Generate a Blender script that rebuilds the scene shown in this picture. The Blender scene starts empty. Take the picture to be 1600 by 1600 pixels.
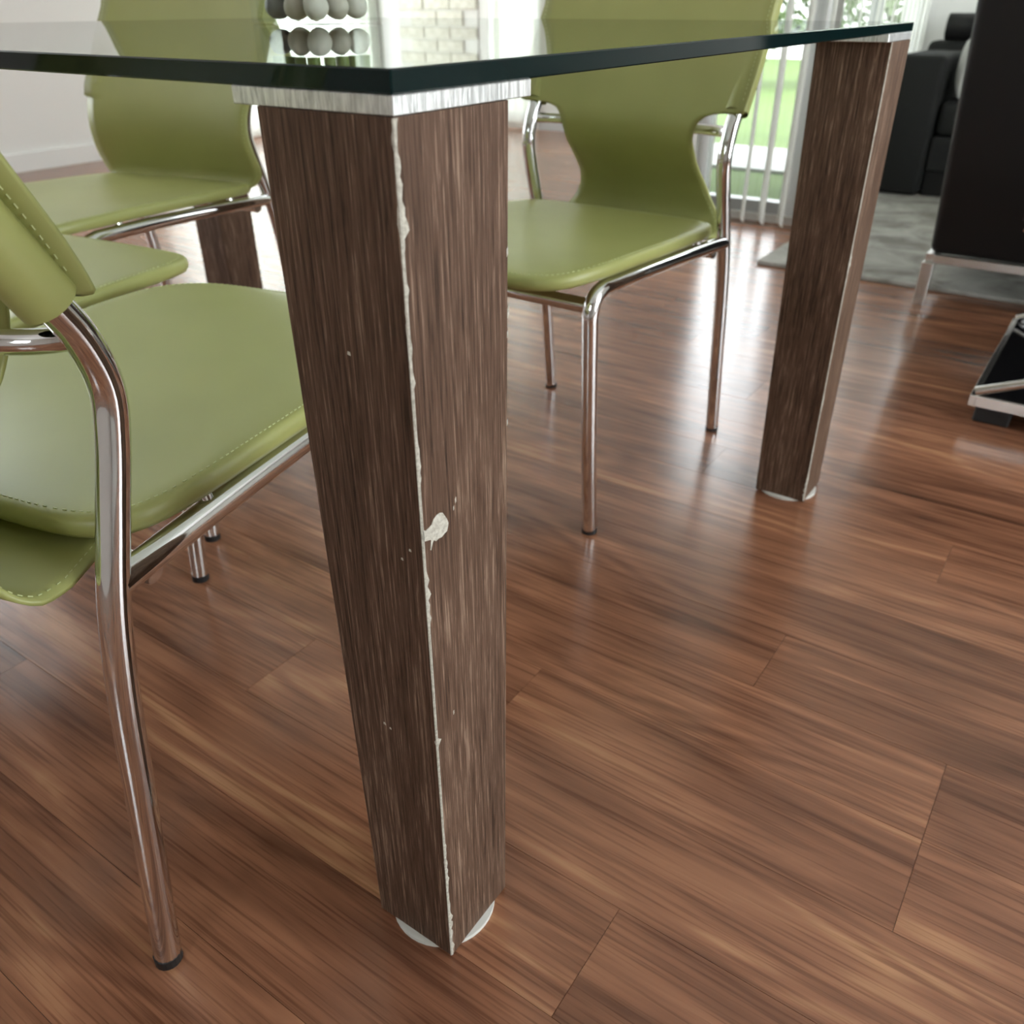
import bpy, bmesh, math, random
from mathutils import Vector, Matrix, noise
random.seed(7)
sc = bpy.context.scene
C = sc.collection

# ------------------------------------------------------------------ camera
cd = bpy.data.cameras.new('camera'); cam = bpy.data.objects.new('camera', cd); C.objects.link(cam)
RX = Vector((0.56617477, -0.82427396, -0.00430886)); DN = Vector((-0.42757082, -0.28921137, -0.85646948)); FW = Vector((0.70471933, 0.48675375, -0.51617967))
m = Matrix((RX, -DN, -FW)).transposed().to_4x4(); m.translation = Vector((-0.3551, -0.3171, 0.77874)); cam.matrix_world = m
cd.sensor_width = 36; cd.lens = 1327.7 / 1600 * 36; cd.clip_start = 0.02; cd.clip_end = 200
cd.dof.use_dof = True; cd.dof.focus_distance = 0.68; cd.dof.aperture_fstop = 8.5
sc.camera = cam

# ------------------------------------------------------------------ sky, daylight, exposure
w = bpy.data.worlds.new('sky'); sc.world = w; w.use_nodes = True
bg = w.node_tree.nodes['Background']; bg.inputs[0].default_value = (0.93, 0.97, 1.0, 1); bg.inputs[1].default_value = 10.0
sc.view_settings.view_transform = 'Standard'; sc.view_settings.look = 'None'; sc.view_settings.gamma = 1
sc.view_settings.use_curve_mapping = False; sc.view_settings.exposure = 0.1
sc.cycles.use_denoising = True
sc.cycles.max_bounces = 8; sc.cycles.diffuse_bounces = 4; sc.cycles.glossy_bounces = 5; sc.cycles.transmission_bounces = 5; sc.cycles.transparent_max_bounces = 16
sc.cycles.use_adaptive_sampling = True; sc.cycles.adaptive_threshold = .06; sc.cycles.adaptive_min_samples = 16
sc.cycles.sample_clamp_indirect = 8
def portal(name, loc, rot, sx, sy):      # daylight portals in the window openings
    l = bpy.data.lights.new(name, 'AREA'); l.shape = 'RECTANGLE'; l.size = sx; l.size_y = sy; l.cycles.is_portal = True
    o = bpy.data.objects.new(name, l); C.objects.link(o); o.location = loc; o.rotation_euler = rot
H = math.pi / 2
portal('daylight_portal', (3.26, .97, 1.1), (0, H, 0), 2.2, .44)
portal('daylight_portal', (3.93, .83, 1.1), (-H, 0, 0), 1.44, 2.2)
portal('daylight_portal', (4.82, -.35, 1.1), (0, H, 0), 2.2, 1.7)
portal('daylight_portal', (3.9, 4.72, 1.15), (-H, 0, 0), 1.9, 2.2)
portal('daylight_portal', (0.6, 4.72, 1.4), (-H, 0, 0), 2.0, 1.6)
portal('daylight_portal', (1.2, -3.32, 1.2), (H, 0, 0), 2.4, 2.0)
portal('daylight_portal', (-3.1, -.15, 1.55), (0, -H, 0), .9, .9)  # for the window added behind the viewer
portal('daylight_portal', (5.22, 3.39, 1.1), (0, H, 0), 2.1, .36)

# ------------------------------------------------------------------ materials
def mat(name, col=(.5, .5, .5), rough=.5, metal=0., spec=.5, coat=0.):
    mt = bpy.data.materials.new(name); mt.use_nodes = True
    b = mt.node_tree.nodes['Principled BSDF']
    b.inputs['Base Color'].default_value = (*col, 1); b.inputs['Roughness'].default_value = rough; b.inputs['Metallic'].default_value = metal
    b.inputs['Specular IOR Level'].default_value = spec; b.inputs['Coat Weight'].default_value = coat
    return mt, mt.node_tree, b
def N(nt, t, **kw):
    n = nt.nodes.new(t)
    for k, v in kw.items(): setattr(n, k, v)
    return n
def L(nt, a, b): nt.links.new(a, b)
def mapping(nt, src, scale, loc=(0, 0, 0)):
    mp = N(nt, 'ShaderNodeMapping'); L(nt, src, mp.inputs[0]); mp.inputs['Scale'].default_value = scale; mp.inputs['Location'].default_value = loc
    return mp.outputs[0]
def nz(nt, vec, scale, detail=3, rough=.55, dist=0.):
    n = N(nt, 'ShaderNodeTexNoise'); L(nt, vec, n.inputs['Vector']); n.inputs['Scale'].default_value = scale
    n.inputs['Detail'].default_value = detail; n.inputs['Roughness'].default_value = rough; n.inputs['Distortion'].default_value = dist
    return n.outputs[0]
def ramp(nt, fac, stops):
    r = N(nt, 'ShaderNodeValToRGB'); L(nt, fac, r.inputs[0]); e = r.color_ramp.elements
    while len(e) < len(stops): e.new(.5)
    for i, (p, c) in enumerate(stops): e[i].position = p; e[i].color = (*c, 1) if len(c) == 3 else c
    return r.outputs[0]
def mixc(nt, f, a, b, mode='MIX'):
    n = N(nt, 'ShaderNodeMix', data_type='RGBA', blend_type=mode)
    for sck, v in ((n.inputs[0], f), (n.inputs[6], a), (n.inputs[7], b)):
        if isinstance(v, (int, float)): sck.default_value = v
        elif isinstance(v, tuple): sck.default_value = (*v, 1)
        else: L(nt, v, sck)
    return n.outputs[2]
def math_(nt, op, a, b=0.):
    n = N(nt, 'ShaderNodeMath', operation=op)
    for s, v in ((n.inputs[0], a), (n.inputs[1], b)):
        if isinstance(v, (int, float)): s.default_value = v
        else: L(nt, v, s)
    return n.outputs[0]
def bump(nt, h, b, strength=.2, dist=.001):
    n = N(nt, 'ShaderNodeBump'); L(nt, h, n.inputs['Height']); n.inputs['Strength'].default_value = strength; n.inputs['Distance'].default_value = dist
    L(nt, n.outputs[0], b.inputs['Normal'])

M = {}
# walnut floor planks: world position + a number for each plank
mt, nt, b = mat('walnut_planks', rough=.24); M['floor'] = mt
geo = N(nt, 'ShaderNodeNewGeometry'); at = N(nt, 'ShaderNodeAttribute', attribute_name='pid')
off = N(nt, 'ShaderNodeVectorMath', operation='MULTIPLY'); cmb = N(nt, 'ShaderNodeCombineXYZ')
for i in range(3): L(nt, at.outputs['Fac'], cmb.inputs[i])
L(nt, cmb.outputs[0], off.inputs[0]); off.inputs[1].default_value = (3.7, 17.3, 91.)
add = N(nt, 'ShaderNodeVectorMath', operation='ADD'); L(nt, geo.outputs['Position'], add.inputs[0]); L(nt, off.outputs[0], add.inputs[1])
V = add.outputs[0]
band = nz(nt, mapping(nt, V, (1, .13, 1)), 13, 4, .6, .7)
ringn = nz(nt, mapping(nt, V, (1, .14, 1)), 5.0, 1.5, .5, .5)
rings = math_(nt, 'SINE', math_(nt, 'MULTIPLY', ringn, 90.))
fine = nz(nt, mapping(nt, V, (1, .02, 1)), 260, 3, .6)
med = nz(nt, mapping(nt, V, (1, .04, 1)), 75, 3, .6, .3)
f1 = math_(nt, 'ADD', math_(nt, 'MULTIPLY', band, .74), math_(nt, 'MULTIPLY', med, .26))
f2 = math_(nt, 'ADD', f1, math_(nt, 'MULTIPLY', rings, .045))
pr = math_(nt, 'FRACT', math_(nt, 'MULTIPLY', at.outputs['Fac'], 7.137))
f3 = math_(nt, 'ADD', f2, math_(nt, 'MULTIPLY', math_(nt, 'SUBTRACT', pr, .5), .13))
col = ramp(nt, f3, [(.28, (.100, .043, .024)), (.42, (.185, .079, .043)), (.52, (.250, .110, .060)), (.61, (.315, .142, .077)), (.74, (.50, .26, .133))])
pore = ramp(nt, fine, [(.36, (.55, .50, .47)), (.50, (1, 1, 1))])
col = mixc(nt, .75, col, pore, 'MULTIPLY')
L(nt, col, b.inputs['Base Color'])
L(nt, math_(nt, 'ADD', .155, math_(nt, 'MULTIPLY', med, .12)), b.inputs['Roughness'])
bump(nt, fine, b, .08, .0006)
mt, nt, b = mat('floor_joint', (.12, .075, .05), .7); M['joint'] = mt

# brown veneer of the legs: fine vertical streaks
mt, nt, b = mat('brown_veneer', rough=.62, spec=.22); M['veneer'] = mt
tc = N(nt, 'ShaderNodeTexCoord'); O = tc.outputs['Object']
s1 = nz(nt, mapping(nt, O, (1, 1, .032)), 430, 4, .7, .35)
s2 = nz(nt, mapping(nt, O, (1, 1, .03)), 90, 3, .6, .3)
s3 = nz(nt, mapping(nt, O, (1, 1, .3)), 9, 3, .5)
g = math_(nt, 'ADD', math_(nt, 'MULTIPLY', s1, .66), math_(nt, 'ADD', math_(nt, 'MULTIPLY', s2, .18), math_(nt, 'MULTIPLY', s3, .16)))
col = ramp(nt, g, [(.36, (.030, .016, .009)), (.46, (.090, .050, .031)), (.54, (.140, .083, .055)), (.63, (.32, .22, .155))])
L(nt, col, b.inputs['Base Color']); bump(nt, s1, b, .6, .0009)
mt, nt, b = mat('bare_chip', rough=.8); M['chip'] = mt
tc = N(nt, 'ShaderNodeTexCoord'); n = nz(nt, tc.outputs['Object'], 260, 4, .7)
L(nt, ramp(nt, n, [(.3, (.36, .33, .27)), (.6, (.62, .60, .52))]), b.inputs['Base Color'])

# brushed aluminium mounting plate
mt, nt, b = mat('brushed_aluminium', (.72, .73, .72), .42, .75); M['alu'] = mt
tc = N(nt, 'ShaderNodeTexCoord'); n = nz(nt, mapping(nt, tc.outputs['Object'], (1, 1, .12)), 330, 3, .6, .8)
L(nt, ramp(nt, n, [(.35, (.50, .51, .50)), (.62, (.86, .87, .86))]), b.inputs['Base Color']); bump(nt, n, b, .6, .001)

M['chrome'] = mat('chrome', (.80, .80, .80), .07, 1.)[0]
M['steel'] = mat('satin_steel', (.62, .60, .57), .25, 1.)[0]
M['rubber'] = mat('black_rubber', (.012, .012, .012), .5)[0]
# green leather
mt, nt, b = mat('green_leather', (.37, .405, .15), .40, 0, .5); M['green'] = mt
tc = N(nt, 'ShaderNodeTexCoord'); n = nz(nt, tc.outputs['Object'], 700, 2, .6); n2 = nz(nt, tc.outputs['Object'], 6, 2, .5)
L(nt, ramp(nt, n2, [(.3, (.325, .338, .112)), (.7, (.362, .375, .130))]), b.inputs['Base Color']); bump(nt, n, b, .06, .0005)
M['thread'] = mat('pale_green_thread', (.52, .56, .28), .7)[0]
# clear glass that lets daylight through
def glassmat(name, tint, ior=1.5):
    mt = bpy.data.materials.new(name); mt.use_nodes = True; nt = mt.node_tree; nt.nodes.clear()
    o = N(nt, 'ShaderNodeOutputMaterial'); mx = N(nt, 'ShaderNodeMixShader'); fr = N(nt, 'ShaderNodeFresnel'); fr.inputs[0].default_value = ior
    t = N(nt, 'ShaderNodeBsdfTransparent'); t.inputs[0].default_value = (*tint, 1); gl = N(nt, 'ShaderNodeBsdfGlossy'); gl.inputs['Roughness'].default_value = .0
    ge = N(nt, 'ShaderNodeNewGeometry'); L(nt, math_(nt, 'MULTIPLY', fr.outputs[0], math_(nt, 'SUBTRACT', 1., ge.outputs['Backfacing'])), mx.inputs[0]); L(nt, t.outputs[0], mx.inputs[1]); L(nt, gl.outputs[0], mx.inputs[2]); L(nt, mx.outputs[0], o.inputs[0])
    return mt
M['glass'] = glassmat('table_glass', (.93, .97, .95)); M['pane'] = glassmat('window_glass', (.97, .98, .98)); M['vase'] = glassmat('vase_glass', (.95, .97, .95))
M['glass_edge'] = mat('glass_edge', (.002, .012, .012), .06, 0, .3, .0)[0]
mt = M['glass_edge']; nt = mt.node_tree; b = nt.nodes['Principled BSDF']; mx = N(nt, 'ShaderNodeMixShader'); ge = N(nt, 'ShaderNodeNewGeometry'); tb_ = N(nt, 'ShaderNodeBsdfTransparent'); tb_.inputs[0].default_value = (.88, .95, .91, 1)
L(nt, ge.outputs['Backfacing'], mx.inputs[0]); L(nt, b.outputs[0], mx.inputs[1]); L(nt, tb_.outputs[0], mx.inputs[2]); L(nt, mx.outputs[0], nt.nodes['Material Output'].inputs[0])
mt, nt, b = mat('white_paint', (.80, .80, .775), .6); M['wall'] = mt
tc = N(nt, 'ShaderNodeTexCoord'); bump(nt, nz(nt, tc.outputs['Object'], 120, 2), b, .05, .001)
M['grey_wall'] = mat('grey_paint', (.66, .66, .63), .6)[0]
M['bounce_dim_wall'] = mat('bounce_dim_paint', (.50, .46, .43), .7)[0]  # tone of the unseen rear wall, set to cut its bounce light
M['trim'] = mat('white_gloss_trim', (.82, .82, .80), .35)[0]
M['skirt'] = mat('grey_skirting', (.42, .42, .42), .4)[0]
M['ceil'] = mat('ceiling_white', (.85, .85, .83), .8)[0]
mt, nt, b = mat('white_brick', (.78, .77, .70), .8); M['brick'] = mt
tc = N(nt, 'ShaderNodeTexCoord'); n = nz(nt, tc.outputs['Object'], 22, 5, .7)
L(nt, ramp(nt, n, [(.3, (.60, .59, .50)), (.5, (.78, .77, .69)), (.8, (.84, .83, .77))]), b.inputs['Base Color']); bump(nt, n, b, .5, .01)
M['frame'] = mat('white_window_frame', (.80, .81, .82), .3)[0]
def sheer(name, col, tr, op=0.):
    mt = bpy.data.materials.new(name); mt.use_nodes = True; nt = mt.node_tree; nt.nodes.clear()
    o = N(nt, 'ShaderNodeOutputMaterial'); mx = N(nt, 'ShaderNodeMixShader'); mx.inputs[0].default_value = tr
    d = N(nt, 'ShaderNodeBsdfDiffuse'); d.inputs[0].default_value = (*col, 1); t = N(nt, 'ShaderNodeBsdfTranslucent'); t.inputs[0].default_value = (*col, 1)
    m2 = N(nt, 'ShaderNodeMixShader'); m2.inputs[0].default_value = op; tr_ = N(nt, 'ShaderNodeBsdfTransparent')
    L(nt, d.outputs[0], mx.inputs[1]); L(nt, t.outputs[0], mx.inputs[2]); L(nt, mx.outputs[0], m2.inputs[1]); L(nt, tr_.outputs[0], m2.inputs[2]); L(nt, m2.outputs[0], o.inputs[0]); return mt
M['blind'] = sheer('blind_fabric', (.88, .88, .85), .5); M['sheer'] = sheer('sheer_curtain', (.90, .91, .86), .65, .28)
M['black_leather'] = mat('black_leather', (.010, .0098, .0095), .55, 0, .3)[0]
M['black_glass'] = mat('black_glass', (.006, .006, .007), .06)[0]
mt, nt, b = mat('charcoal_fabric', (.016, .0165, .0155), .8, 0, .25); M['charcoal'] = mt
M['grey_fabric'] = mat('grey_cushion', (.52, .52, .50), .85)[0]
mt, nt, b = mat('grey_rug', (.3, .3, .28), .95, 0, .1); M['rug'] = mt
tc = N(nt, 'ShaderNodeTexCoord'); n = nz(nt, tc.outputs['Object'], 6, 5, .6, .6); n2 = nz(nt, tc.outputs['Object'], 220, 2, .6)
L(nt, ramp(nt, n, [(.35, (.22, .21, .185)), (.5, (.35, .34, .305)), (.68, (.48, .47, .43))]), b.inputs['Base Color']); bump(nt, n2, b, .8, .006)
mt, nt, b = mat('lawn', (.16, .30, .05), .9); M['lawn'] = mt
tc = N(nt, 'ShaderNodeTexCoord'); n = nz(nt, tc.outputs['Object'], 3, 6, .7)
L(nt, ramp(nt, n, [(.35, (.042, .080, .007)), (.6, (.060, .100, .012))]), b.inputs['Base Color'])
M['path'] = mat('pale_concrete', (.35, .35, .34), .9)[0]
mt, nt, b = mat('leaves', (.05, .085, .018), .7); M['leaf'] = mt
M['bark'] = mat('bark', (.16, .13, .10), .9)[0]
mt, nt, b = mat('stems', (.14, .22, .04), .45); M['stem'] = mt
PEB = [mat('pebble_stone', c, .55)[0] for c in ((.50, .47, .42), (.42, .38, .33), (.30, .29, .27), (.58, .56, .52), (.16, .16, .155))]
M['white_plastic'] = mat('white_plastic', (.72, .73, .68), .5)[0]

# ------------------------------------------------------------------ mesh helpers
def link(name, me, mt, parent=None, smooth=False):
    o = bpy.data.objects.new(name, me); C.objects.link(o)
    if mt is not None:
        me.materials.append(mt)
    if parent is not None: o.parent = parent
    if smooth:
        for p in me.polygons: p.use_smooth = True
    return o
def frombm(name, bm, mt, parent=None, smooth=False):
    bmesh.ops.recalc_face_normals(bm, faces=bm.faces)
    me = bpy.data.meshes.new(name); bm.to_mesh(me); bm.free(); return link(name, me, mt, parent, smooth)
def box(bm, x0, x1, y0, y1, z0, z1, bev=0., seg=2):
    r = bmesh.ops.create_cube(bm, size=1); vs = r['verts']
    for v in vs: v.co = Vector((x0 + (v.co.x + .5) * (x1 - x0), y0 + (v.co.y + .5) * (y1 - y0), z0 + (v.co.z + .5) * (z1 - z0)))
    if bev:
        es = list({e for v in vs for e in v.link_edges}); bmesh.ops.bevel(bm, geom=es, offset=bev, segments=seg, affect='EDGES', profile=.5)
    return bm
def B(name, dims, mt, parent=None, bev=0., seg=2, smooth=False):
    bm = bmesh.new(); box(bm, *dims, bev, seg); return frombm(name, bm, mt, parent, smooth)
def catmull(pts, n=6):
    P = [Vector(p) for p in pts]; out = []
    for i in range(len(P) - 1):
        p0 = P[i - 1] if i else P[0] * 2 - P[1]; p1, p2 = P[i], P[i + 1]; p3 = P[i + 2] if i + 2 < len(P) else P[-1] * 2 - P[-2]
        for k in range(n):
            t = k / n
            out.append(.5 * ((2 * p1) + (p2 - p0) * t + (2 * p0 - 5 * p1 + 4 * p2 - p3) * t * t + (3 * p1 - p0 - 3 * p2 + p3) * t ** 3))
    out.append(P[-1]); return out
def tube(bm, path, r, seg=18, cap=True):
    path = [Vector(p) for p in path]; n = len(path); rings = []; up = None
    for i, p in enumerate(path):
        t = (path[min(i + 1, n - 1)] - path[max(i - 1, 0)]).normalized()
        if up is None: up = t.orthogonal().normalized()
        else: up = (up - t * up.dot(t)).normalized()
        s = t.cross(up); rr = r[i] if isinstance(r, (list, tuple)) else r
        rings.append([bm.verts.new(p + (up * math.cos(a) + s * math.sin(a)) * rr) for a in [2 * math.pi * k / seg for k in range(seg)]])
    for a, c in zip(rings, rings[1:]):
        for k in range(seg): bm.faces.new((a[k], a[(k + 1) % seg], c[(k + 1) % seg], c[k]))
    if cap:
        for q in (rings[0][::-1], rings[-1]): bm.faces.new([bm.verts.new(v.co) for v in q])
    return bm
def T(name, path, r, mt, parent=None, seg=18, cap=True):
    bm = bmesh.new(); tube(bm, path, r, seg, cap); return frombm(name, bm, mt, parent, True)
def cyl(bm, c, r, z0, z1, seg=24):
    a = [bm.verts.new((c[0] + r * math.cos(t), c[1] + r * math.sin(t), z0)) for t in [2 * math.pi * k / seg for k in range(seg)]]
    d = [bm.verts.new((v.co.x, v.co.y, z1)) for v in a]
    for k in range(seg): bm.faces.new((a[k], a[(k + 1) % seg], d[(k + 1) % seg], d[k]))
    bm.faces.new(a[::-1]); bm.faces.new(d); return bm
def empty(name, loc=(0, 0, 0), rz=0.):
    o = bpy.data.objects.new(name, None); C.objects.link(o); o.location = loc; o.rotation_euler = (0, 0, rz); o.empty_display_size = .1; return o
def tag(o, label=None, cat=None, group=None, kind=None):
    for k, v in (('label', label), ('category', cat), ('group', group), ('kind', kind)):
        if v: o[k] = v
    return o
def struct(o, label=None):
    o['kind'] = 'structure'
    if label: o['label'] = label
    return o
def copy_tree(o, parent=None):
    c = o.copy(); C.objects.link(c); c.parent = parent
    for ch in list(o.children): copy_tree(ch, c)
    return c

# ------------------------------------------------------------------ floor
X0, X1, Y0, Y1 = -3.0, 5.1, -3.2, 4.6
fl = struct(B('floor', (X0 - .1, X1 + .1, Y0 - .1, Y1 + .1, -.1, -.0025), M['joint']), 'glossy brown walnut plank floor')
PW, PX = .128, .007; far = bmesh.new(); pl = far.verts.layers.float.new('pid')
fixed = {2: [-.338, .150], 3: [-.338], 0: [-.107], 4: [-.10], 7: [-.25], 1: [.45], 5: [.55], 6: [-.62], 8: [.2], -1: [.75], -2: [-.05]}
pid = 0
def plank_bm(bm, x0, x1, y0, y1, lay, v):
    n0 = len(bm.verts); gq = .00025; bq = .0006
    box(bm, x0 + gq, x1 - gq, y0 + gq, y1 - gq, -.0025, 0.)
    bm.verts.ensure_lookup_table()
    for q in bm.verts[n0:]: q[lay] = v
k0, k1 = math.floor((X0 - PX) / PW), math.ceil((X1 - PX) / PW)
for k in range(k0, k1):
    xa, xb = max(X0, PX + k * PW), min(X1, PX + (k + 1) * PW)
    base = fixed.get(k, [random.uniform(-1.2, 0)]); ends = set(base); 
    y = base[0]
    while y > Y0: y -= 1.21; ends.add(max(y, Y0))
    y = base[-1]
    while y < Y1: y += 1.21; ends.add(min(y, Y1))
    ends = sorted(ends)
    for ya, yb in zip(ends, ends[1:]):
        if yb - ya < .01: continue
        pid += 1; val = (pid * 0.6180339) % 1 * 9.0
        if (k, round(yb, 2)) == (2, .15): val = 2.31
        near = (-.5 < xa < 2.9 and yb > -.9 and ya < 1.9 and not (xa < .6 and ya > 1.0))
        if near:
            bm = bmesh.new(); ly = bm.verts.layers.float.new('pid'); plank_bm(bm, xa, xb, ya, yb, ly, val); frombm('plank', bm, M['floor'], fl)
        else: plank_bm(far, xa, xb, ya, yb, pl, val)
tag(frombm('plank_field', far, M['floor'], fl), kind='stuff')

# ------------------------------------------------------------------ walls, windows
struct(B('ceiling', (X0 - .1, X1 + .1, Y0 - .1, Y1 + .1, 2.5, 2.6), M['ceil']), 'white ceiling above the room')
def wall_open(name, axis, pos, thick, a0, a1, holes, mt, label):
    """wall in plane axis=pos from a0 to a1, holes = [(b0,b1,z0,z1)]"""
    bm = bmesh.new(); t0, t1 = min(pos, pos + thick), max(pos, pos + thick)
    def add(p, q, z0, z1):
        if q - p < 1e-4 or z1 - z0 < 1e-4: return
        if axis == 'x': box(bm, t0, t1, p, q, z0, z1)
        else: box(bm, p, q, t0, t1, z0, z1)
    cur = a0
    for b0, b1, z0, z1 in sorted(holes):
        add(cur, b0, -.1, 2.5); add(b0, b1, -.1, z0); add(b0, b1, z1, 2.5); cur = b1
    add(cur, a1, -.1, 2.5)
    return struct(frombm(name, bm, mt), label)
def window(n, axis, pos, b0, b1, z0, z1, mull, label, fr=.045):
    o = empty('window_%d' % n, (0, 0, 0)); struct(o, label)
    def pr(nm, p, q, za, zb, d0, d1, mt):
        return B(nm, (d0, d1, p, q, za, zb) if axis == 'x' else (p, q, d0, d1, za, zb), mt, o)
    pr('window_frame', b0, b0 + fr, z0, z1, pos - .03, pos + .03, M['frame']); pr('window_frame', b1 - fr, b1, z0, z1, pos - .03, pos + .03, M['frame'])
    pr('window_frame', b0 + fr, b1 - fr, z0, z0 + fr, pos - .03, pos + .03, M['skirt'] if n == 1 else M['frame']); pr('window_frame', b0 + fr, b1 - fr, z1 - fr, z1, pos - .03, pos + .03, M['frame'])
    edges = [b0 + fr] + [v for c in mull for v in (c - .02, c + .02)] + [b1 - fr]
    for c in mull: pr('mullion', c - .02, c + .02, z0 + fr, z1 - fr, pos - .025, pos + .025, M['frame'])
    for p, q in zip(edges[::2], edges[1::2]): pr('pane', p, q, z0 + fr, z1 - fr, pos - .003, pos + .003, M['pane'])
    return o
# the glazed corner by the lounge
wall_open('wall_window', 'x', 3.17, .1, .74, 1.55, [(.75, 1.19, .03, 2.2)], M['wall'], 'white wall beside the blinds')
window(1, 'x', 3.22, .75, 1.19, .03, 2.2, [], 'garden window behind the white vertical blinds')
wall_open('wall_corner', 'y', .72, .1, 3.27, 4.8, [(3.28, 4.62, .03, 2.2)], M['wall'], 'white wall round the corner window')
window(2, 'y', .77, 3.28, 4.62, .03, 2.2, [3.95], 'corner window beside the black sofa')
wall_open('wall_right', 'x', 4.7, .1, Y0, .82, [(-1.2, .5, .03, 2.2)], M['wall'], 'white wall behind the black sofa')
window(3, 'x', 4.75, -1.2, .5, .03, 2.2, [-.35], 'wide window behind the black sofa')
# oblique side wall of the deep part, then its end wall and left wall
bm = bmesh.new()
pts = [(3.17, 1.55), (5.1, 2.7), (5.16, 2.6), (3.23, 1.45)]
lo = [bm.verts.new((x, y, -.1)) for x, y in pts]; hi = [bm.verts.new((x, y, 2.5)) for x, y in pts]
for i in range(4): bm.faces.new((lo[i], lo[(i + 1) % 4], hi[(i + 1) % 4], hi[i]))
bm.faces.new(lo[::-1]); bm.faces.new(hi)
struct(frombm('wall_side', bm, M['wall']), 'white painted side wall behind the facing chair')
wall_open('wall_back', 'x', 5.1, .12, 2.7, 4.72, [(3.21, 3.57, .06, 2.15)], M['grey_wall'], 'pale wall at the far end of the room')
window(6, 'x', 5.16, 3.21, 3.57, .06, 2.15, [], 'narrow bright window at the far end')
wall_open('wall_left', 'y', 4.6, .12, X0, 5.1, [(-.4, 1.6, .6, 2.2), (2.95, 4.85, .06, 2.25)], M['wall'], 'white wall beyond the far green chair')
window(4, 'y', 4.66, 2.95, 4.85, .06, 2.25, [3.9], 'tall window behind the far white curtain')
window(5, 'y', 4.66, -.4, 1.6, .6, 2.2, [.6], 'wide window in the left wall')
wall_open('wall_front', 'y', -3.2, -.12, X0, 4.8, [(.0, 2.4, .2, 2.2)], M['wall'], 'white wall opposite the dining table')
window(7, 'y', -3.26, .0, 2.4, .2, 2.2, [1.2], 'wide window opposite the dining table')
wall_open('wall_rear', 'x', X0, -.1, Y0, Y1, [(-.6, .3, 1.1, 2.0)], M['bounce_dim_wall'], 'wall behind the viewer, toned grey-brown to dim its bounce light')
window(8, 'x', -3.05, -.6, .3, 1.1, 2.0, [], 'small unseen window added behind the viewer to brighten the table legs')  # unseen window added to brighten the left faces of the table legs
struct(B('baseboard_back', (5.085, 5.1, 2.72, 3.2, 0, .09), M['skirt']), 'grey skirting board at the far wall')
struct(B('baseboard_left', (X0, 2.94, 4.585, 4.6, 0, .09), M['trim']), 'white skirting board on the left wall')
struct(B('trim_1', (5.06, 5.1, 4.36, 4.585, 0, 2.5), M['trim'], bev=.004), 'white upright trim board in the far corner')
struct(B('trim_2', (5.03, 5.1, 3.575, 3.66, 0, 2.5), M['trim'], bev=.004), 'white upright trim board beside the brick pier')
# whitewashed brick pier, every brick built
pier = struct(B('wall_pier', (5.022, 5.1, 3.66, 4.36, 0, 2.5), M['wall']), 'whitewashed brick pier on the far wall')
bm = bmesh.new(); box(bm, -.012, .012, -.113, .113, -.036, .036, .004, 1); bme = bpy.data.meshes.new('brick'); bm.to_mesh(bme); bm.free(); bme.materials.append(M['brick'])
for r in range(31):
    z = .04 + r * .08; offs = 0 if r % 2 else .117
    y = 3.66 + .117
    for kx in range(4):
        yc = 3.66 + .117 + kx * .234 - offs
        if yc - .05 < 3.66 or yc + .05 > 4.36: continue
        o = bpy.data.objects.new('brick', bme); C.objects.link(o); o.parent = pier
        hw = min(.113, yc - 3.66, 4.36 - yc); o.location = (5.022 + random.uniform(-.004, .002), yc, z); o.scale = (1, max(.4, hw / .113), 1)

# curtains and blinds
def pleat(name, axis, pos, a0, a1, z0, z1, mt, label, cat, amp=.03, per=.11, n=64):
    bm = bmesh.new(); th = .003; rows = []
    for side in (0, 1):
        rr = []
        for i in range(n + 1):
            a = a0 + (a1 - a0) * i / n; d = pos + amp * math.sin(2 * math.pi * (a - a0) / per) + th * side
            rr.append([bm.verts.new((d, a, z) if axis == 'x' else (a, d, z)) for z in (z0, z1)])
        rows.append(rr)
    for rr in rows:
        for p, q in zip(rr, rr[1:]): bm.faces.new((p[0], q[0], q[1], p[1]))
    for i in range(n):
        for z in (0, 1): bm.faces.new((rows[0][i][z], rows[0][i + 1][z], rows[1][i + 1][z], rows[1][i][z]))
    for i in (0, n): bm.faces.new((rows[0][i][0], rows[0][i][1], rows[1][i][1], rows[1][i][0]))
    e = empty(name); tag(e, label, cat)
    frombm('curtain_cloth', bm, mt, e, True)
    T('curtain_rod', [(pos, a0 - .03, z1 + .01), (pos, a1 + .03, z1 + .01)] if axis == 'x' else [(a0 - .03, pos, z1 + .01), (a1 + .03, pos, z1 + .01)], .012, M['trim'], e, 10)
    return e
pleat('curtain', 'y', 4.52, 2.92, 4.88, .02, 2.32, M['sheer'], 'sheer white curtain over the tall far window', 'curtain', .025, .13, 160)
pleat('curtain', 'x', 5.04, 3.2, 3.56, .04, 2.28, M['sheer'], 'narrow white curtain beside the far grey wall', 'curtain', .015, .09, 40)
pleat('curtain', 'x', 4.62, -.9, .40, .03, 2.3, M['sheer'], 'cream curtain hanging behind the black sofa', 'curtain', .035, .16, 120)
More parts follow.
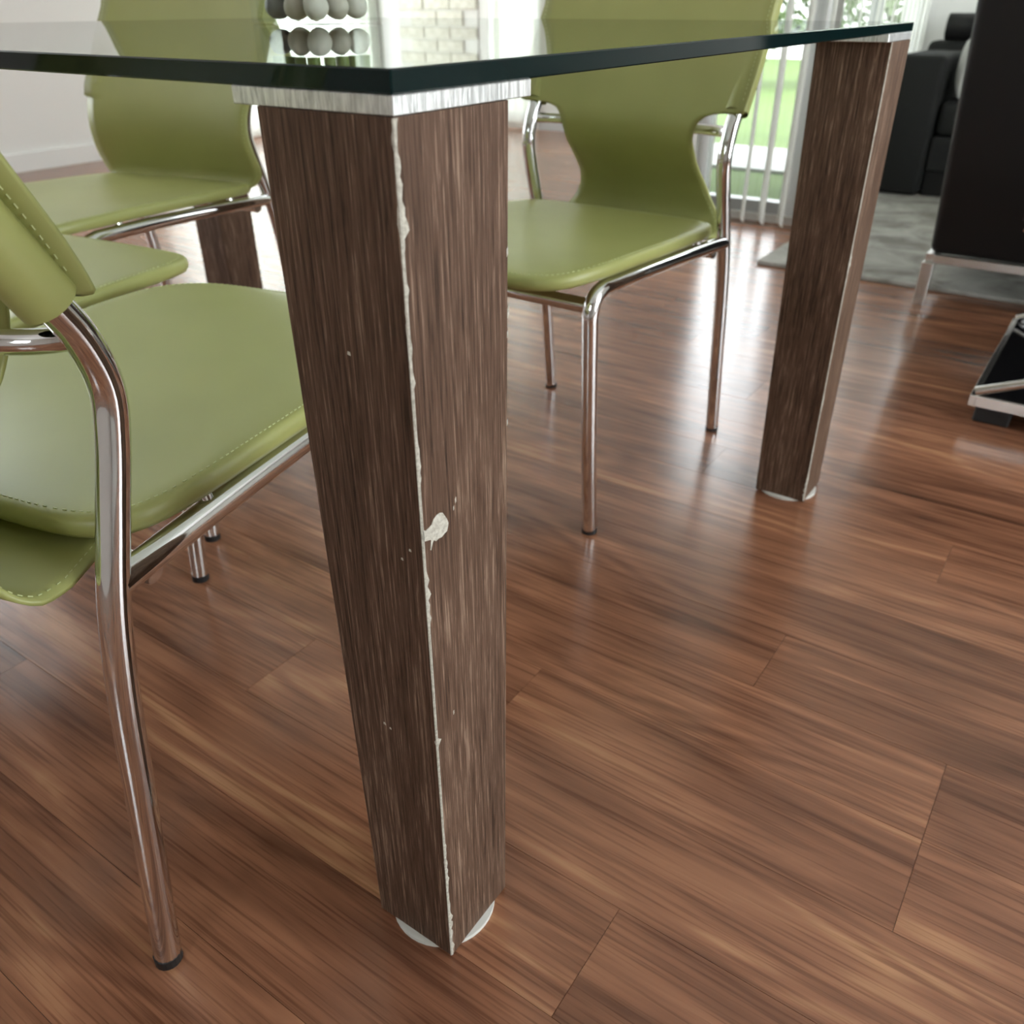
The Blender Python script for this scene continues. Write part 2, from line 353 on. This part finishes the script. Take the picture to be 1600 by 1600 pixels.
def blinds(axis, pos, a0, a1, step, ang, label, wid=.089):
    e = empty('vertical_blind', (0, 0, 0)); tag(e, label, 'blinds', 'white vertical blinds at the corner windows')
    B('head_rail', (pos - .02, pos + .02, a0, a1, 2.26, 2.30) if axis == 'x' else (a0, a1, pos - .02, pos + .02, 2.26, 2.30), M['frame'], e)
    bm = bmesh.new(); box(bm, -.0009, .0009, -wid / 2, wid / 2, .035, 2.26)
    me = bpy.data.meshes.new('slat'); bm.to_mesh(me); bm.free(); me.materials.append(M['blind'])
    bm = bmesh.new(); box(bm, -.003, .003, -wid / 2, wid / 2, .012, .036, .001, 1)
    mw = bpy.data.meshes.new('slat_weight'); bm.to_mesh(mw); bm.free(); mw.materials.append(M['blind'])
    a = a0 + step / 2; 
    while a < a1 - .02:
        s = bpy.data.objects.new('slat', me); C.objects.link(s); s.parent = e
        s.location = (pos, a, 0) if axis == 'x' else (a, pos, 0); s.rotation_euler = (0, 0, ang + random.uniform(-.08, .08) + (0 if axis == 'x' else math.pi / 2))
        q = bpy.data.objects.new('slat_weight', mw); C.objects.link(q); q.parent = s
        a += step
    return e
blinds('x', 3.10, .66, 1.22, .078, -1.06, 'white vertical blind slats behind the facing green chair')
blinds('y', .69, 3.2, 4.62, .082, .30, 'white vertical blind slats left of the black sofa')

# ------------------------------------------------------------------ garden
struct(B('ground_lawn', (5.24, 40, -25, 40, -.32, .0), M['lawn']), 'green lawn outside the windows')
bm = bmesh.new(); pts = [(3.275, .825), (5.24, .825), (5.24, 2.62), (3.275, 1.47)]
lo = [bm.verts.new((x, y, -.3)) for x, y in pts]; hi = [bm.verts.new((x, y, .003)) for x, y in pts]
for i in range(4): bm.faces.new((lo[i], lo[(i + 1) % 4], hi[(i + 1) % 4], hi[i]))
bm.faces.new(lo[::-1]); bm.faces.new(hi); struct(frombm('ground_bed', bm, M['lawn']), 'strip of lawn in the corner outside')
struct(B('garden_path', (4.25, 5.0, .83, 1.95, .003, .02), M['path']), 'pale concrete path across the lawn')
def shrub(x, y, r, h, label):
    e = empty('garden_shrub', (x, y, 0)); tag(e, label, 'shrub', 'shrubs beyond the lawn')
    T('trunk', [(0, 0, 0), (.02, .01, h * .5)], .04, M['bark'], e, 8)
    rnd = random.Random(x * 7 + y); vs, fs = [], []
    for i in range(900):
        d = Vector((rnd.gauss(0, 1), rnd.gauss(0, 1), rnd.gauss(0, 1))).normalized() * r * rnd.uniform(.5, 1)
        c = Vector((d.x, d.y, h * .55 + d.z * h / (2 * r) * .9)); u = Vector((rnd.gauss(0, 1), rnd.gauss(0, 1), rnd.gauss(0, 1))).normalized(); v = u.orthogonal().normalized() * .035; u = u * .07
        n = len(vs); vs += [c - u, c + v, c + u, c - v]; fs.append((n, n + 1, n + 2, n + 3))
    me = bpy.data.meshes.new('foliage'); me.from_pydata(vs, [], fs); o = link('foliage', me, M['leaf'], e)
    o['kind'] = 'stuff'
shrub(9.2, 3.4, .7, 1.7, 'leafy shrub at the lawn edge, left one seen through the blinds')
shrub(9.8, 2.1, .8, 1.4, 'leafy shrub at the lawn edge, right one seen through the blinds')
shrub(11.2, .3, .6, 1.6, 'tall leafy shrub beyond the path near the sofa')
hs = empty('neighbour_house', (14, 4, 0)); tag(hs, 'white rendered house beyond the garden', 'house')
B('house_wall', (0, 6, -7, 9, 0, 2.9), M['trim'], hs)
bm = bmesh.new()
a = [bm.verts.new(p) for p in ((-.4, -7.4, 2.9), (6.4, -7.4, 2.9), (6.4, 9.4, 2.9), (-.4, 9.4, 2.9))]; t = [bm.verts.new(p) for p in ((3, -7.4, 4.6), (3, 9.4, 4.6))]
for f in ((a[0], a[3], t[1], t[0]), (a[1], t[0], t[1], a[2]), (a[0], t[0], a[1]), (a[3], a[2], t[1]), tuple(a)): bm.faces.new(f)
frombm('roof', bm, M['skirt'], hs)
for yy in (-4, 0, 4): B('window', (-.03, .02, yy, yy + 1.4, 1.0, 2.2), M['black_glass'], hs)

# ------------------------------------------------------------------ dining table
TL, TW, TW2, TH = 1.1137, 1.19, 1.36, .75
tb = empty('dining_table', (0, 0, 0)); tag(tb, 'glass-topped dining table with thick brown veneered square legs', 'table')
bm = bmesh.new(); box(bm, 0, TL, 0, TW, TH - .0121, TH)
for v in bm.verts:
    if v.co.y > .1 and v.co.x < .1: v.co.y = TW2
bmesh.ops.bevel(bm, geom=list(bm.edges), offset=.0009, segments=1, affect='EDGES')
bmesh.ops.recalc_face_normals(bm, faces=bm.faces)
me = bpy.data.meshes.new('glass_top'); bm.to_mesh(me); bm.free()
gt = link('glass_top', me, M['glass'], tb); me.materials.append(M['glass_edge']); gt['label'] = 'thick clear glass top with dark green edge'
for p in me.polygons: p.material_index = 0 if abs(p.normal.z) > .9 else 1
def leg(cx, cy, sx, sy, near=False):
    """outer corner at (cx,cy); sx, sy point inwards"""
    zt, wt, wb = TH - .0121 - .0100, .103, .089; z0 = .004
    bm = bmesh.new(); ws = [(z0, wb), (zt, wt)]; rings = []
    e = .0004 if not near else .0
    for z, wd in ws:
        q = [(0, 0), (wd, 0), (wd, wd), (0, wd)]
        rings.append([bm.verts.new((x * sx, y * sy, z)) for x, y in q])
    for i in range(4): bm.faces.new((rings[0][i], rings[0][(i + 1) % 4], rings[1][(i + 1) % 4], rings[1][i]))
    bm.faces.new(rings[0]); bm.faces.new(rings[1])
    vert = [ed for ed in bm.edges if abs(ed.verts[0].co.z - ed.verts[1].co.z) > .1]
    bmesh.ops.bevel(bm, geom=vert, offset=.0012, segments=2, affect='EDGES', profile=.5)
    lg = frombm('leg', bm, M['veneer'], tb); lg.location = (cx, cy, 0)
    x0, x1 = sorted((0, .127 * sx)); y0, y1 = sorted((0, .122 * sy))
    pt = B('mounting_plate', (x0, x1, y0, y1, zt + .0003, zt + .0100), M['alu'], tb, .0006, 1); pt.location = (cx, cy, 0)
    pt['label'] = 'brushed aluminium plate between leg and glass'
    bm = bmesh.new(); cyl(bm, (wb / 2 * sx, wb / 2 * sy), .051, 0, .0045, 40); ft = frombm('foot_glide', bm, M['white_plastic'], lg); ft['label'] = 'white round foot glide'
    return lg
l1 = leg(0, 0, 1, 1, True); l2 = leg(TL, 0, -1, 1); l3 = leg(TL, TW, -1, -1); l4 = leg(0, TW2, 1, -1)
# worn corner of the near leg: bare strip of uneven width along the edge, chips where the photograph shows them
def wear(parent, xc, yc, z0, z1, wr, wl, sx=1, seed=1, name='worn_edge', lean=0.):
    rnd = random.Random(seed); bm = bmesh.new(); rows = []; n = int((z1 - z0) / .004)
    for i in range(n + 1):
        z = z0 + (z1 - z0) * i / n
        a = max(.0003, wr(z) * (.28 + 1.3 * abs(noise.noise((z * 90, seed, 0))))); c = max(.0003, wl(z) * (.15 + 1.2 * abs(noise.noise((z * 90, seed + 9, 0))))); e = .0003
        xo = xc + lean * z
        q = [(xo - e, yc + c), (xo - e, yc + .0012), (xo - e * .2 + .0001, yc + .0003), (xo + .0012, yc - e), (xo + a, yc - e), (xo + a * .6, yc + .001), (xo + .001, yc + c * .6)]
        rows.append([bm.verts.new((x, y, z)) for x, y in q])
    for p, q in zip(rows, rows[1:]):
        for k in range(len(p)): bm.faces.new((p[k], p[(k + 1) % len(p)], q[(k + 1) % len(p)], q[k]))
    bm.faces.new(rows[0]); bm.faces.new(rows[-1][::-1])
    o = frombm(name, bm, M['chip'], parent); o['label'] = 'pale worn edge where the veneer is rubbed off'; return o
def bumpf(base, lst):
    return lambda z: base + sum(h * math.exp(-((z - c) / s) ** 2) for c, s, h in lst)
wear(l1, 0, 0, .004, .7275, bumpf(.0009, [(.727, .02, .0030), (.69, .02, .0028), (.676, .012, .0055), (.645, .02, .0022), (.60, .012, .002), (.585, .006, .0025), (.538, .008, .0045), (.522, .006, .0045), (.485, .004, .001), (.44, .008, .0035), (.425, .006, .0035), (.405, .008, .0040), (.285, .0035, .0065), (.16, .02, .0035), (.12, .02, .0035), (.08, .015, .004), (.045, .03, .005), (.012, .012, .004)]),
     bumpf(.0007, [(.727, .02, .0025), (.68, .015, .0035), (.676, .006, .003), (.62, .02, .0015), (.285, .003, .0045), (.15, .02, .0018), (.03, .02, .004)]), seed=3)
def chip(parent, pts, axis='y', pos=-.0003, th=.0005):
    bm = bmesh.new()
    f = lambda a, z, d: (a, pos + d, z) if axis == 'y' else (pos + d, a, z)
    lo = [bm.verts.new(f(a, z, 0)) for a, z in pts]; hi = [bm.verts.new(f(a, z, th)) for a, z in pts]
    for i in range(len(pts)): bm.faces.new((lo[i], lo[(i + 1) % len(pts)], hi[(i + 1) % len(pts)], hi[i]))
    bm.faces.new(lo); bm.faces.new(hi)
    o = frombm('veneer_chip', bm, M['chip'], parent); o['label'] = 'pale chip missing from the veneer'; return o
chip(l1, [(.0186, .4845), (.0215, .4832), (.024, .479), (.0255, .4765), (.0271, .4724), (.0265, .470), (.0251, .4668), (.0225, .4662), (.0191, .4649), (.0160, .4655), (.0132, .4649), (.0105, .4669), (.0095, .4655), (.0075, .4607), (.0067, .4610), (.0080, .4680), (.0077, .4690), (.004, .4700), (.0005, .4712), (-.0002, .4768), (.0011, .4800), (.003, .4783), (.0077, .4792), (.0095, .4800), (.0117, .4828), (.0150, .4845)])
for a, z, s in ((.036, .486, .0012), (.0335, .481, .0009), (.022, .30, .0011), (.100, .64, .0016), (.1005, .60, .002), (.0995, .585, .0012), (.0985, .52, .0012)):
    chip(l1, [(a - s * .5, z - s * 2), (a + s * .5, z - s), (a + s * .4, z + s * 2), (a - s * .5, z + s)])
for a, z, s in ((.055, .275, .0013), (.049, .273, .001), (.05, .592, .0013), (.012, .46, .001), (.02, .45, .001)):
    chip(l1, [(a - s, z - s), (a + s, z - s * .6), (a + s * .7, z + s), (a - s * .7, z + s * .8)], 'x')
# the second leg shows its inner corner, rubbed too
wear(l2, -.089, 0, .006, .7275, bumpf(.0016, [(.43, .012, .006), (.20, .01, .004), (.62, .006, .004), (.05, .04, .004)]), bumpf(.0014, [(.43, .01, .004), (.03, .03, .004)]), seed=5, lean=-(.103 - .089) / .7239)

# ------------------------------------------------------------------ green chairs (x = rearwards, y = sideways, origin between the front feet)
HW = .203   # half the distance between the left and right tubes
def dense(pts, n=6): return catmull(pts, n)
def make_chair(wide=False):
    e = empty('dining_chair', (0, 0, 0))
    r = .0125
    for s in (-1, 1):
        y = HW * s
        lg = T('leg', dense([(.002, y, .004), (-.012, y, .15), (-.022, y, .30), (-.026, y, .366)], 4), r, M['chrome'], e)
        bm = bmesh.new(); cyl(bm, (.002, y), .0128, 0, .010, 18); frombm('foot_cap', bm, M['rubber'], lg, False)
        T('side_rail', dense([(-.026, y, .365), (-.0265, y, .386), (-.018, y, .408), (.002, y, .4165), (.03, y, .418), (.15, y, .4145), (.30, y, .407), (.436, y, .398)], 5), r, M['chrome'], e)
        rp = [(.497, y, .004), (.485, y, .10), (.472, y, .20), (.459, y, .30), (.444, y, .38), (.423, y, .45), (.406, y, .505), (.399, y, .545), (.409, y, .585), (.430, y, .622), (.455, y, .665), (.482, y, .715), (.513, y, .775), (.547, y, .845), (.585, y, .925)]
        lg = T('leg', dense(rp, 5), r, M['chrome'], e)
        bm = bmesh.new(); cyl(bm, (.497, y), .0128, 0, .010, 18); frombm('foot_cap', bm, M['rubber'], lg, False)
        # leather sleeve round the upright
        sp = [p for p in dense(rp, 5) if p.z > .614]
        bm = bmesh.new(); tube(bm, sp, .0205, 20, False); tube(bm, sp, .0165, 20, False)
        sl = frombm('sleeve', bm, M['green'], e, True)
        for rx in (.06, .33):
            T('seat_bracket', [(rx, y * .99, .412), (rx, y * .96, .436)], .007, M['chrome'], e, 10)
    T('front_rail', [(-.020, -HW, .397), (-.020, HW, .397)], .0115, M['chrome'], e)
    T('rear_rail', [(.402, -HW, .388), (.402, HW, .388)], .0115, M['chrome'], e)
    T('back_brace', dense([(.408, -HW, .585), (.431, -HW + .03, .584), (.450, -.10, .583), (.457, 0, .583), (.450, .10, .583), (.431, HW - .03, .584), (.408, HW, .585)], 5), .009, M['chrome'], e, 14)
    # seat pad: rounded slab that bends down at front and slopes to the rear
    def zt(x, y):
        z = .455 - .018 * max(0, (x - .05) / .37) ** 1.3
        if x < 0: z -= .007 * (x / .10) ** 2
        z -= .010 * (1 - min(1, abs(y) / .2) ** 2) * max(0, 1 - ((x - .17) / .26) ** 2)
        return z
    def outline(n=96):
        pts = []; xa, xb = -.106, .430; cx, hx = (xa + xb) / 2, (xb - xa) / 2
        for i in range(n):
            t = 2 * math.pi * i / n; c, s = math.cos(t), math.sin(t); ex = 2 / (4.2 if c < 0 else 9)
            hy = .217
            x = cx + hx * abs(c) ** ex * (1 if c > 0 else -1); y = hy * abs(s) ** (2 / 6.) * (1 if s > 0 else -1)
            y *= 1 - .05 * max(0, (x - .2) / .22)
            pts.append((x, y))
        return pts, cx
    pts, cx = outline(); th = .020
    bm = bmesh.new(); lay = [(.0, -th * .95), (1e-9, -th)]
    def ring(k, dz):
        return [bm.verts.new((cx + (x - cx) * k, y * k, zt(cx + (x - cx) * k, y * k) + dz)) for x, y in pts]
    prof = [(.90, -th), (.985, -th), (.997, -th * .75), (1.0, -th * .5), (.996, -th * .2), (.985, -th * .05), (.965, 0)] + [(k, 0) for k in (.9, .8, .68, .55, .42, .3, .18, .08)]
    rs = [ring(*q) for q in prof]; n = len(pts)
    for a, c in zip(rs, rs[1:]):
        for i in range(n): bm.faces.new((a[i], a[(i + 1) % n], c[(i + 1) % n], c[i]))
    bm.faces.new(rs[0][::-1]); bm.faces.new(rs[-1])
    frombm('seat', bm, M['green'], e, True)
    # backrest sheet: under the seat, out behind it, up through the waist, then wide ears in front of the uprights
    if wide:
        prof = [(.36, .428, .16), (.385, .428, .19), (.400, .436, .21), (.403, .452, .224), (.398, .472, .228), (.391, .495, .226), (.386, .520, .223), (.385, .545, .221), (.389, .570, .222), (.396, .590, .224), (.403, .605, .227), (.410, .618, .230), (.418, .632, .231)]
    else:
        prof = [(.37, .410, .15), (.41, .404, .165), (.45, .399, .175), (.478, .402, .178), (.493, .416, .170), (.498, .438, .154), (.492, .462, .141), (.478, .486, .134), (.458, .508, .131), (.437, .530, .130), (.420, .550, .132), (.409, .568, .132), (.405, .586, .136), (.4065, .598, .142), (.4088, .606, .151), (.4108, .6115, .168), (.4122, .615, .200), (.413, .617, .224), (.4195, .632, .226)]
    prof += [(.433, .66, .228), (.459, .71, .229), (.489, .77, .224), (.508, .81, .229), (.531, .865, .229), (.554, .915, .224), (.561, .930, .214)]
    prf = []
    for i in range(len(prof) - 1):
        for k in range(3):
            t = k / 3; prf.append(tuple(a + (b_ - a) * t for a, b_ in zip(prof[i], prof[i + 1])))
    prf.append(prof[-1])
    sm = catmull([(a, c, 0) for a, c, d in prof], 3); wl = [q[2] for q in prf]
    bm = bmesh.new(); nu = 20; rows = []
    for (x, z), wd in zip([(q.x, q.y) for q in sm], wl):
        row = []
        for i in range(nu + 1):
            u = -1 + 2 * i / nu; y = wd * u
            hollow = .012 * (1 - min(1, abs(y) / .2) ** 2)
            flange = -.008 * max(0, (abs(y) - .200) / .026) if z > .60 else 0
            row.append(bm.verts.new((x + hollow + flange, y, z)))
        rows.append(row)
    for a, c in zip(rows, rows[1:]):
        for i in range(nu): bm.faces.new((a[i], a[i + 1], c[i + 1], c[i]))
    o = frombm('backrest', bm, M['green'], e, True)
    md = o.modifiers.new('thickness', 'SOLIDIFY'); md.thickness = .0045; md.offset = 0
    # stitching along the seat and backrest borders
    bm = bmesh.new()
    def stitch(path, up):
        acc = 0.
        for p, q in zip(path, path[1:]):
            d = (q - p); ln = d.length
            if ln < 1e-6: continue
            t = d / ln; s_ = 0.
            k = int(ln / .006)
            for j in range(max(1, k)):
                c = p + d * ((j + .5) / max(1, k)); nrm = up(c); sd = t.cross(nrm) * .00045; h = t * .0017
                vs = [bm.verts.new(c + a * h + b_ * sd + nrm * z) for z in (-.0003, .0005) for a, b_ in ((-1, -1), (1, -1), (1, 1), (-1, 1))]
                for f in ((4, 5, 6, 7), (0, 1, 5, 4), (1, 2, 6, 5), (2, 3, 7, 6), (3, 0, 4, 7)): bm.faces.new([vs[i] for i in f])
    sk = .962
    ptsS = [Vector((cx + (x - cx) * sk, y * (1 - (1 - sk) * 1.0), 0)) for x, y in pts + pts[:1]]
    for v in ptsS: v.z = zt(v.x, v.y) + .0002
    stitch(ptsS, lambda c: Vector((0, 0, 1)))
    for s in (-1, 1):
        pb = []
        for (q, wd) in list(zip(sm, wl))[2:28]:
            yy = (wd - .008) * s; pb.append(Vector((q.x + .010 * (1 - (yy / .19) ** 2), yy, q.y)))
        pf = [Vector((q.x - .008 * (.018 / .026), .218 * s, q.y)) for q in sm if .63 < q.y < .92]
        stitch([p + Vector((.0025, 0, -.001)) for p in pf], lambda c: Vector((.9, 0, -.44)))
        stitch([p - Vector((.0025, 0, -.001)) for p in pf], lambda c: Vector((-.9, 0, .44)))
        for off in (.0026, -.0026):
            nr = []
            for i in range(len(pb)):
                t = pb[min(i + 1, len(pb) - 1)] - pb[max(i - 1, 0)]; nr.append(Vector((-t.z, 0, t.x)).normalized())
            stitch([p + n_ * off for p, n_ in zip(pb, nr)], lambda c, o_=off: (Vector((-.5, 0, 1)).normalized() if o_ > 0 else Vector((.5, 0, -1)).normalized()))
    tag(frombm('stitching', bm, M['thread'], e), kind='stuff')
    return e
ch = make_chair(); ch4 = make_chair(True); ch4.scale = (1.13, 1, 1)
poses = [((.303, .508), 3.315, 'green leather chair in the left foreground with its chrome back leg nearest'),
         ((.731, .474), -.022, 'green leather chair facing the viewer between the two nearest table legs'),
         ((.333, .99), 3.25, 'green leather chair beyond the foreground chair, mostly its seat corner showing'),
         ((.457, 1.372), .19, 'far green leather chair at the upper left, behind the glass edge')]
for i, ((x, y), rz, lab) in enumerate(poses):
    o = ch if i == 0 else ch4 if i == 3 else copy_tree(ch)
    o.location = (x, y, 0); o.rotation_euler = (0, 0, rz); tag(o, lab, 'chair', 'green leather dining chairs')

# the table's far leg, built as a separate square post behind the far chair
ps = empty('far_leg_post', (1.135, 1.655, 0)); tag(ps, 'dark brown square wooden pedestal standing in for the far table leg, behind the far green chair', 'leg_post')
bm = bmesh.new(); box(bm, 0, .108, 0, .108, .004, .46, .0015, 1); frombm('post', bm, M['veneer'], ps)
B('foot_plate', (.006, .102, .006, .102, 0, .004), M['white_plastic'], ps)

# ------------------------------------------------------------------ vase of pebbles on the glass
vx, vy, vs_ = .600, .662, .132; vk = .80
va = empty('glass_vase', (vx, vy, TH)); tag(va, 'square clear glass vase of pebbles and green stems on the table', 'vase')
t = .006
bm = bmesh.new()
def ringsq(a, z): return [bm.verts.new(p) for p in ((a, a, z), (vs_ - a, a, z), (vs_ - a, vs_ - a, z), (a, vs_ - a, z))]
R_ = [ringsq(.002, .0002), ringsq(0, .002), ringsq(0, .16), ringsq(t, .16), ringsq(t, .004)]
for a, c in zip(R_, R_[1:]):
    for i in range(4): bm.faces.new((a[i], a[(i + 1) % 4], c[(i + 1) % 4], c[i]))
bm.faces.new(R_[0][::-1]); bm.faces.new(R_[-1]); frombm('vase_body', bm, M['vase'], va)
rnd = random.Random(5); spots = []
def pebble(x, y, z, rx, ry, rz, mi, rot, label):
    bm = bmesh.new(); bmesh.ops.create_icosphere(bm, subdivisions=3, radius=1)
    for v in bm.verts:
        k = 1 + .13 * noise.noise(v.co * 1.1 + Vector((x * 90, y * 90, z * 50))); v.co = Vector((v.co.x * rx, v.co.y * ry, v.co.z * rz)) * k
    o = frombm('pebble', bm, PEB[mi], None, True); o.location = (x, y, z); o.rotation_euler = (0, 0, rot); tag(o, label, 'pebble', 'pebbles in the glass vase')
names = ['cream', 'tan', 'grey', 'white', 'charcoal']
row = [(.026, .104, 4), (.0255, .066, 1), (.028, .029, 3), (.066, .0255, 0), (.104, .026, 3), (.066, .066, 2), (.103, .064, 1), (.064, .104, 0), (.103, .103, 2)]
where = ['at the left corner of the vase', 'in the middle of the vase\'s left face', 'at the front corner of the vase', 'in the middle of the vase\'s right face', 'at the right corner of the vase', 'in the centre of the vase', 'inside the vase behind its right face', 'inside the vase behind its left face', 'at the back corner of the vase']
for (ax, ay, mi), wh in zip(row, where):
    pebble(vx + ax, vy + ay, TH + .0222, .0172, .0178, .0170, mi, rnd.uniform(0, 3), 'smooth %s pebble %s' % (names[mi], wh))
def stem(x, y, h, r, dx, dy, label):
    e = empty('plant_stem', (x, y, TH + .041)); tag(e, label, 'plant', 'green stems in the vase')
    p = dense([(0, 0, 0), (dx * .3, dy * .3, h * .5), (dx, dy, h)], 5); T('stalk', p, r, M['stem'], e, 12)
    for k in range(3):
        z = h * (.25 + .25 * k); T('node_ring', [(dx * .25 * (k + 1), dy * .25 * (k + 1), z), (dx * .25 * (k + 1), dy * .25 * (k + 1), z + .004)], r * 1.15, M['stem'], e, 12)
row = [(.026, .138), (.026, .110), (.026, .080), (.028, .048), (.048, .028), (.078, .026), (.108, .026), (.136, .028)]
for i, (ax, ay) in enumerate(row):
    stem(vx + ax * vk, vy + ay * vk, .22 + .02 * (i % 3), .0085 + .001 * (i % 2), rnd.uniform(-.004, .004), rnd.uniform(-.004, .004), 'thick green stem rising from the pebbles, %s from the left' % ['first', 'second', 'third', 'fourth', 'fifth', 'sixth', 'seventh', 'eighth'][i])

# ------------------------------------------------------------------ lounge
rg = B('area_rug', (2.53, 4.45, -1.7, .655, 0, .014), M['rug'], None, .004, 2); tag(rg, 'grey mottled area rug under the black lounge seats', 'rug')
# armchair seen from behind
ar = empty('armchair', (2.40, -.26, 0)); tag(ar, 'black leather armchair on a chrome frame, seen from behind at the right edge', 'armchair')
bm = bmesh.new(); box(bm, -.06, .12, -.36, .36, .150, .80, .022, 4)
for v in bm.verts: v.co.x -= (v.co.z - .15) * .32 - .02
frombm('backrest', bm, M['black_leather'], ar, True)
B('seat', (.15, .72, -.26, .26, .15, .42), M['black_leather'], ar, .03, 3, True)
for s in (-1, 1):
    y0, y1 = sorted((.27 * s, .36 * s)); B('armrest', (.11, .74, y0, y1, .15, .58), M['black_leather'], ar, .025, 3, True)
for y in (-.355, .355):
    B('side_rail', (-.03, .74, y - .012, y + .012, .125, .148), M['steel'], ar, .001, 1)
for x in (-.03, .74):
    B('cross_rail', (x - .012, x + .012, -.343, .343, .125, .148), M['steel'], ar, .001, 1)
    for y in (-.355, .355): B('leg', (x - .016, x + .016, y - .016, y + .016, .0 if x < .1 else .0145, .125), M['steel'], ar, .001, 1)
# sofa beyond the rug
so = empty('sofa', (3.98, -.22, 0)); tag(so, 'black sofa on the far side of the rug by the windows', 'sofa')
B('base', (.03, .60, -.855, .67, .016, .12), M['black_leather'], so, .004, 1)
B('seat_frame', (.0, .60, -.855, .67, .12, .26), M['charcoal'], so, .01, 2)
for y0, y1 in ((.675, .87), (-1.055, -.86)): B('armrest', (-.02, .44, y0, y1, .016, .575), M['charcoal'], so, .025, 3, True)
B('backrest', (.455, .60, -1.05, .86, .26, .61), M['charcoal'], so, .03, 3, True)
for y0, y1 in ((-.09, .668), (-.855, -.10)): B('seat_cushion', (.01, .45, y0, y1, .262, .40), M['charcoal'], so, .03, 3, True)
T('bolster', [(.52, .80, .665), (.52, .30, .665)], .055, M['black_leather'], so, 20)
def pillow(name, c, sx, sy, sz, mt, tilt, rz, label):
    bm = bmesh.new(); bmesh.ops.create_cube(bm, size=2); bmesh.ops.subdivide_edges(bm, edges=bm.edges, cuts=7, use_grid_fill=True)
    for v in bm.verts:
        y, z = v.co.y, v.co.z; puff = max(0, (1 - abs(y) ** 2.6) * (1 - abs(z) ** 2.6)) ** .6
        v.co = Vector((v.co.x * sx * (.10 + .9 * puff), y * sy * (1 - .04 * abs(z)), z * sz * (1 - .04 * abs(y))))
    o = frombm(name, bm, mt, None, True); o.location = c; o.rotation_euler = (0, tilt, rz); tag(o, label, 'cushion'); return o
pillow('throw_cushion', (4.13, .385, .530), .045, .125, .122, M['grey_fabric'], 0, math.pi / 2, 'pale grey cushion leaning on the black sofa')
# low black table with crossed chrome legs
lt = empty('coffee_table', (1.56, -.17, 0)); tag(lt, 'low black coffee table with crossed chrome bars at the right edge', 'coffee table')
B('bottom_shelf', (.012, .60, -.80, -.012, .046, .058), M['black_glass'], lt)
for d in ((0, .612, -.012, 0, .038, .062), (0, .612, -.812, -.80, .038, .062), (0, .012, -.80, -.012, .038, .062), (.60, .612, -.80, -.012, .038, .062)): B('rim', d, M['steel'], lt, .0008, 1)
for x, y in ((.05, -.05), (.56, -.05), (.05, -.76), (.56, -.76)): B('foot_block', (x - .035, x + .035, y - .035, y + .035, 0, .038), M['rubber'], lt, .003, 1)
def bar(p, q, wd, name):
    p, q = Vector(p), Vector(q); T(name, [p, q], wd, M['steel'], lt, 12)
for x in (.006, .582):
    bar((x, -.008, .070), (x, -.79, .402), .010, 'cross_bar'); bar((x + .022, -.79, .070), (x + .022, -.008, .402), .010, 'cross_bar')
B('table_top', (.0, .612, -.812, 0, .415, .43), M['black_glass'], lt, .002, 1)
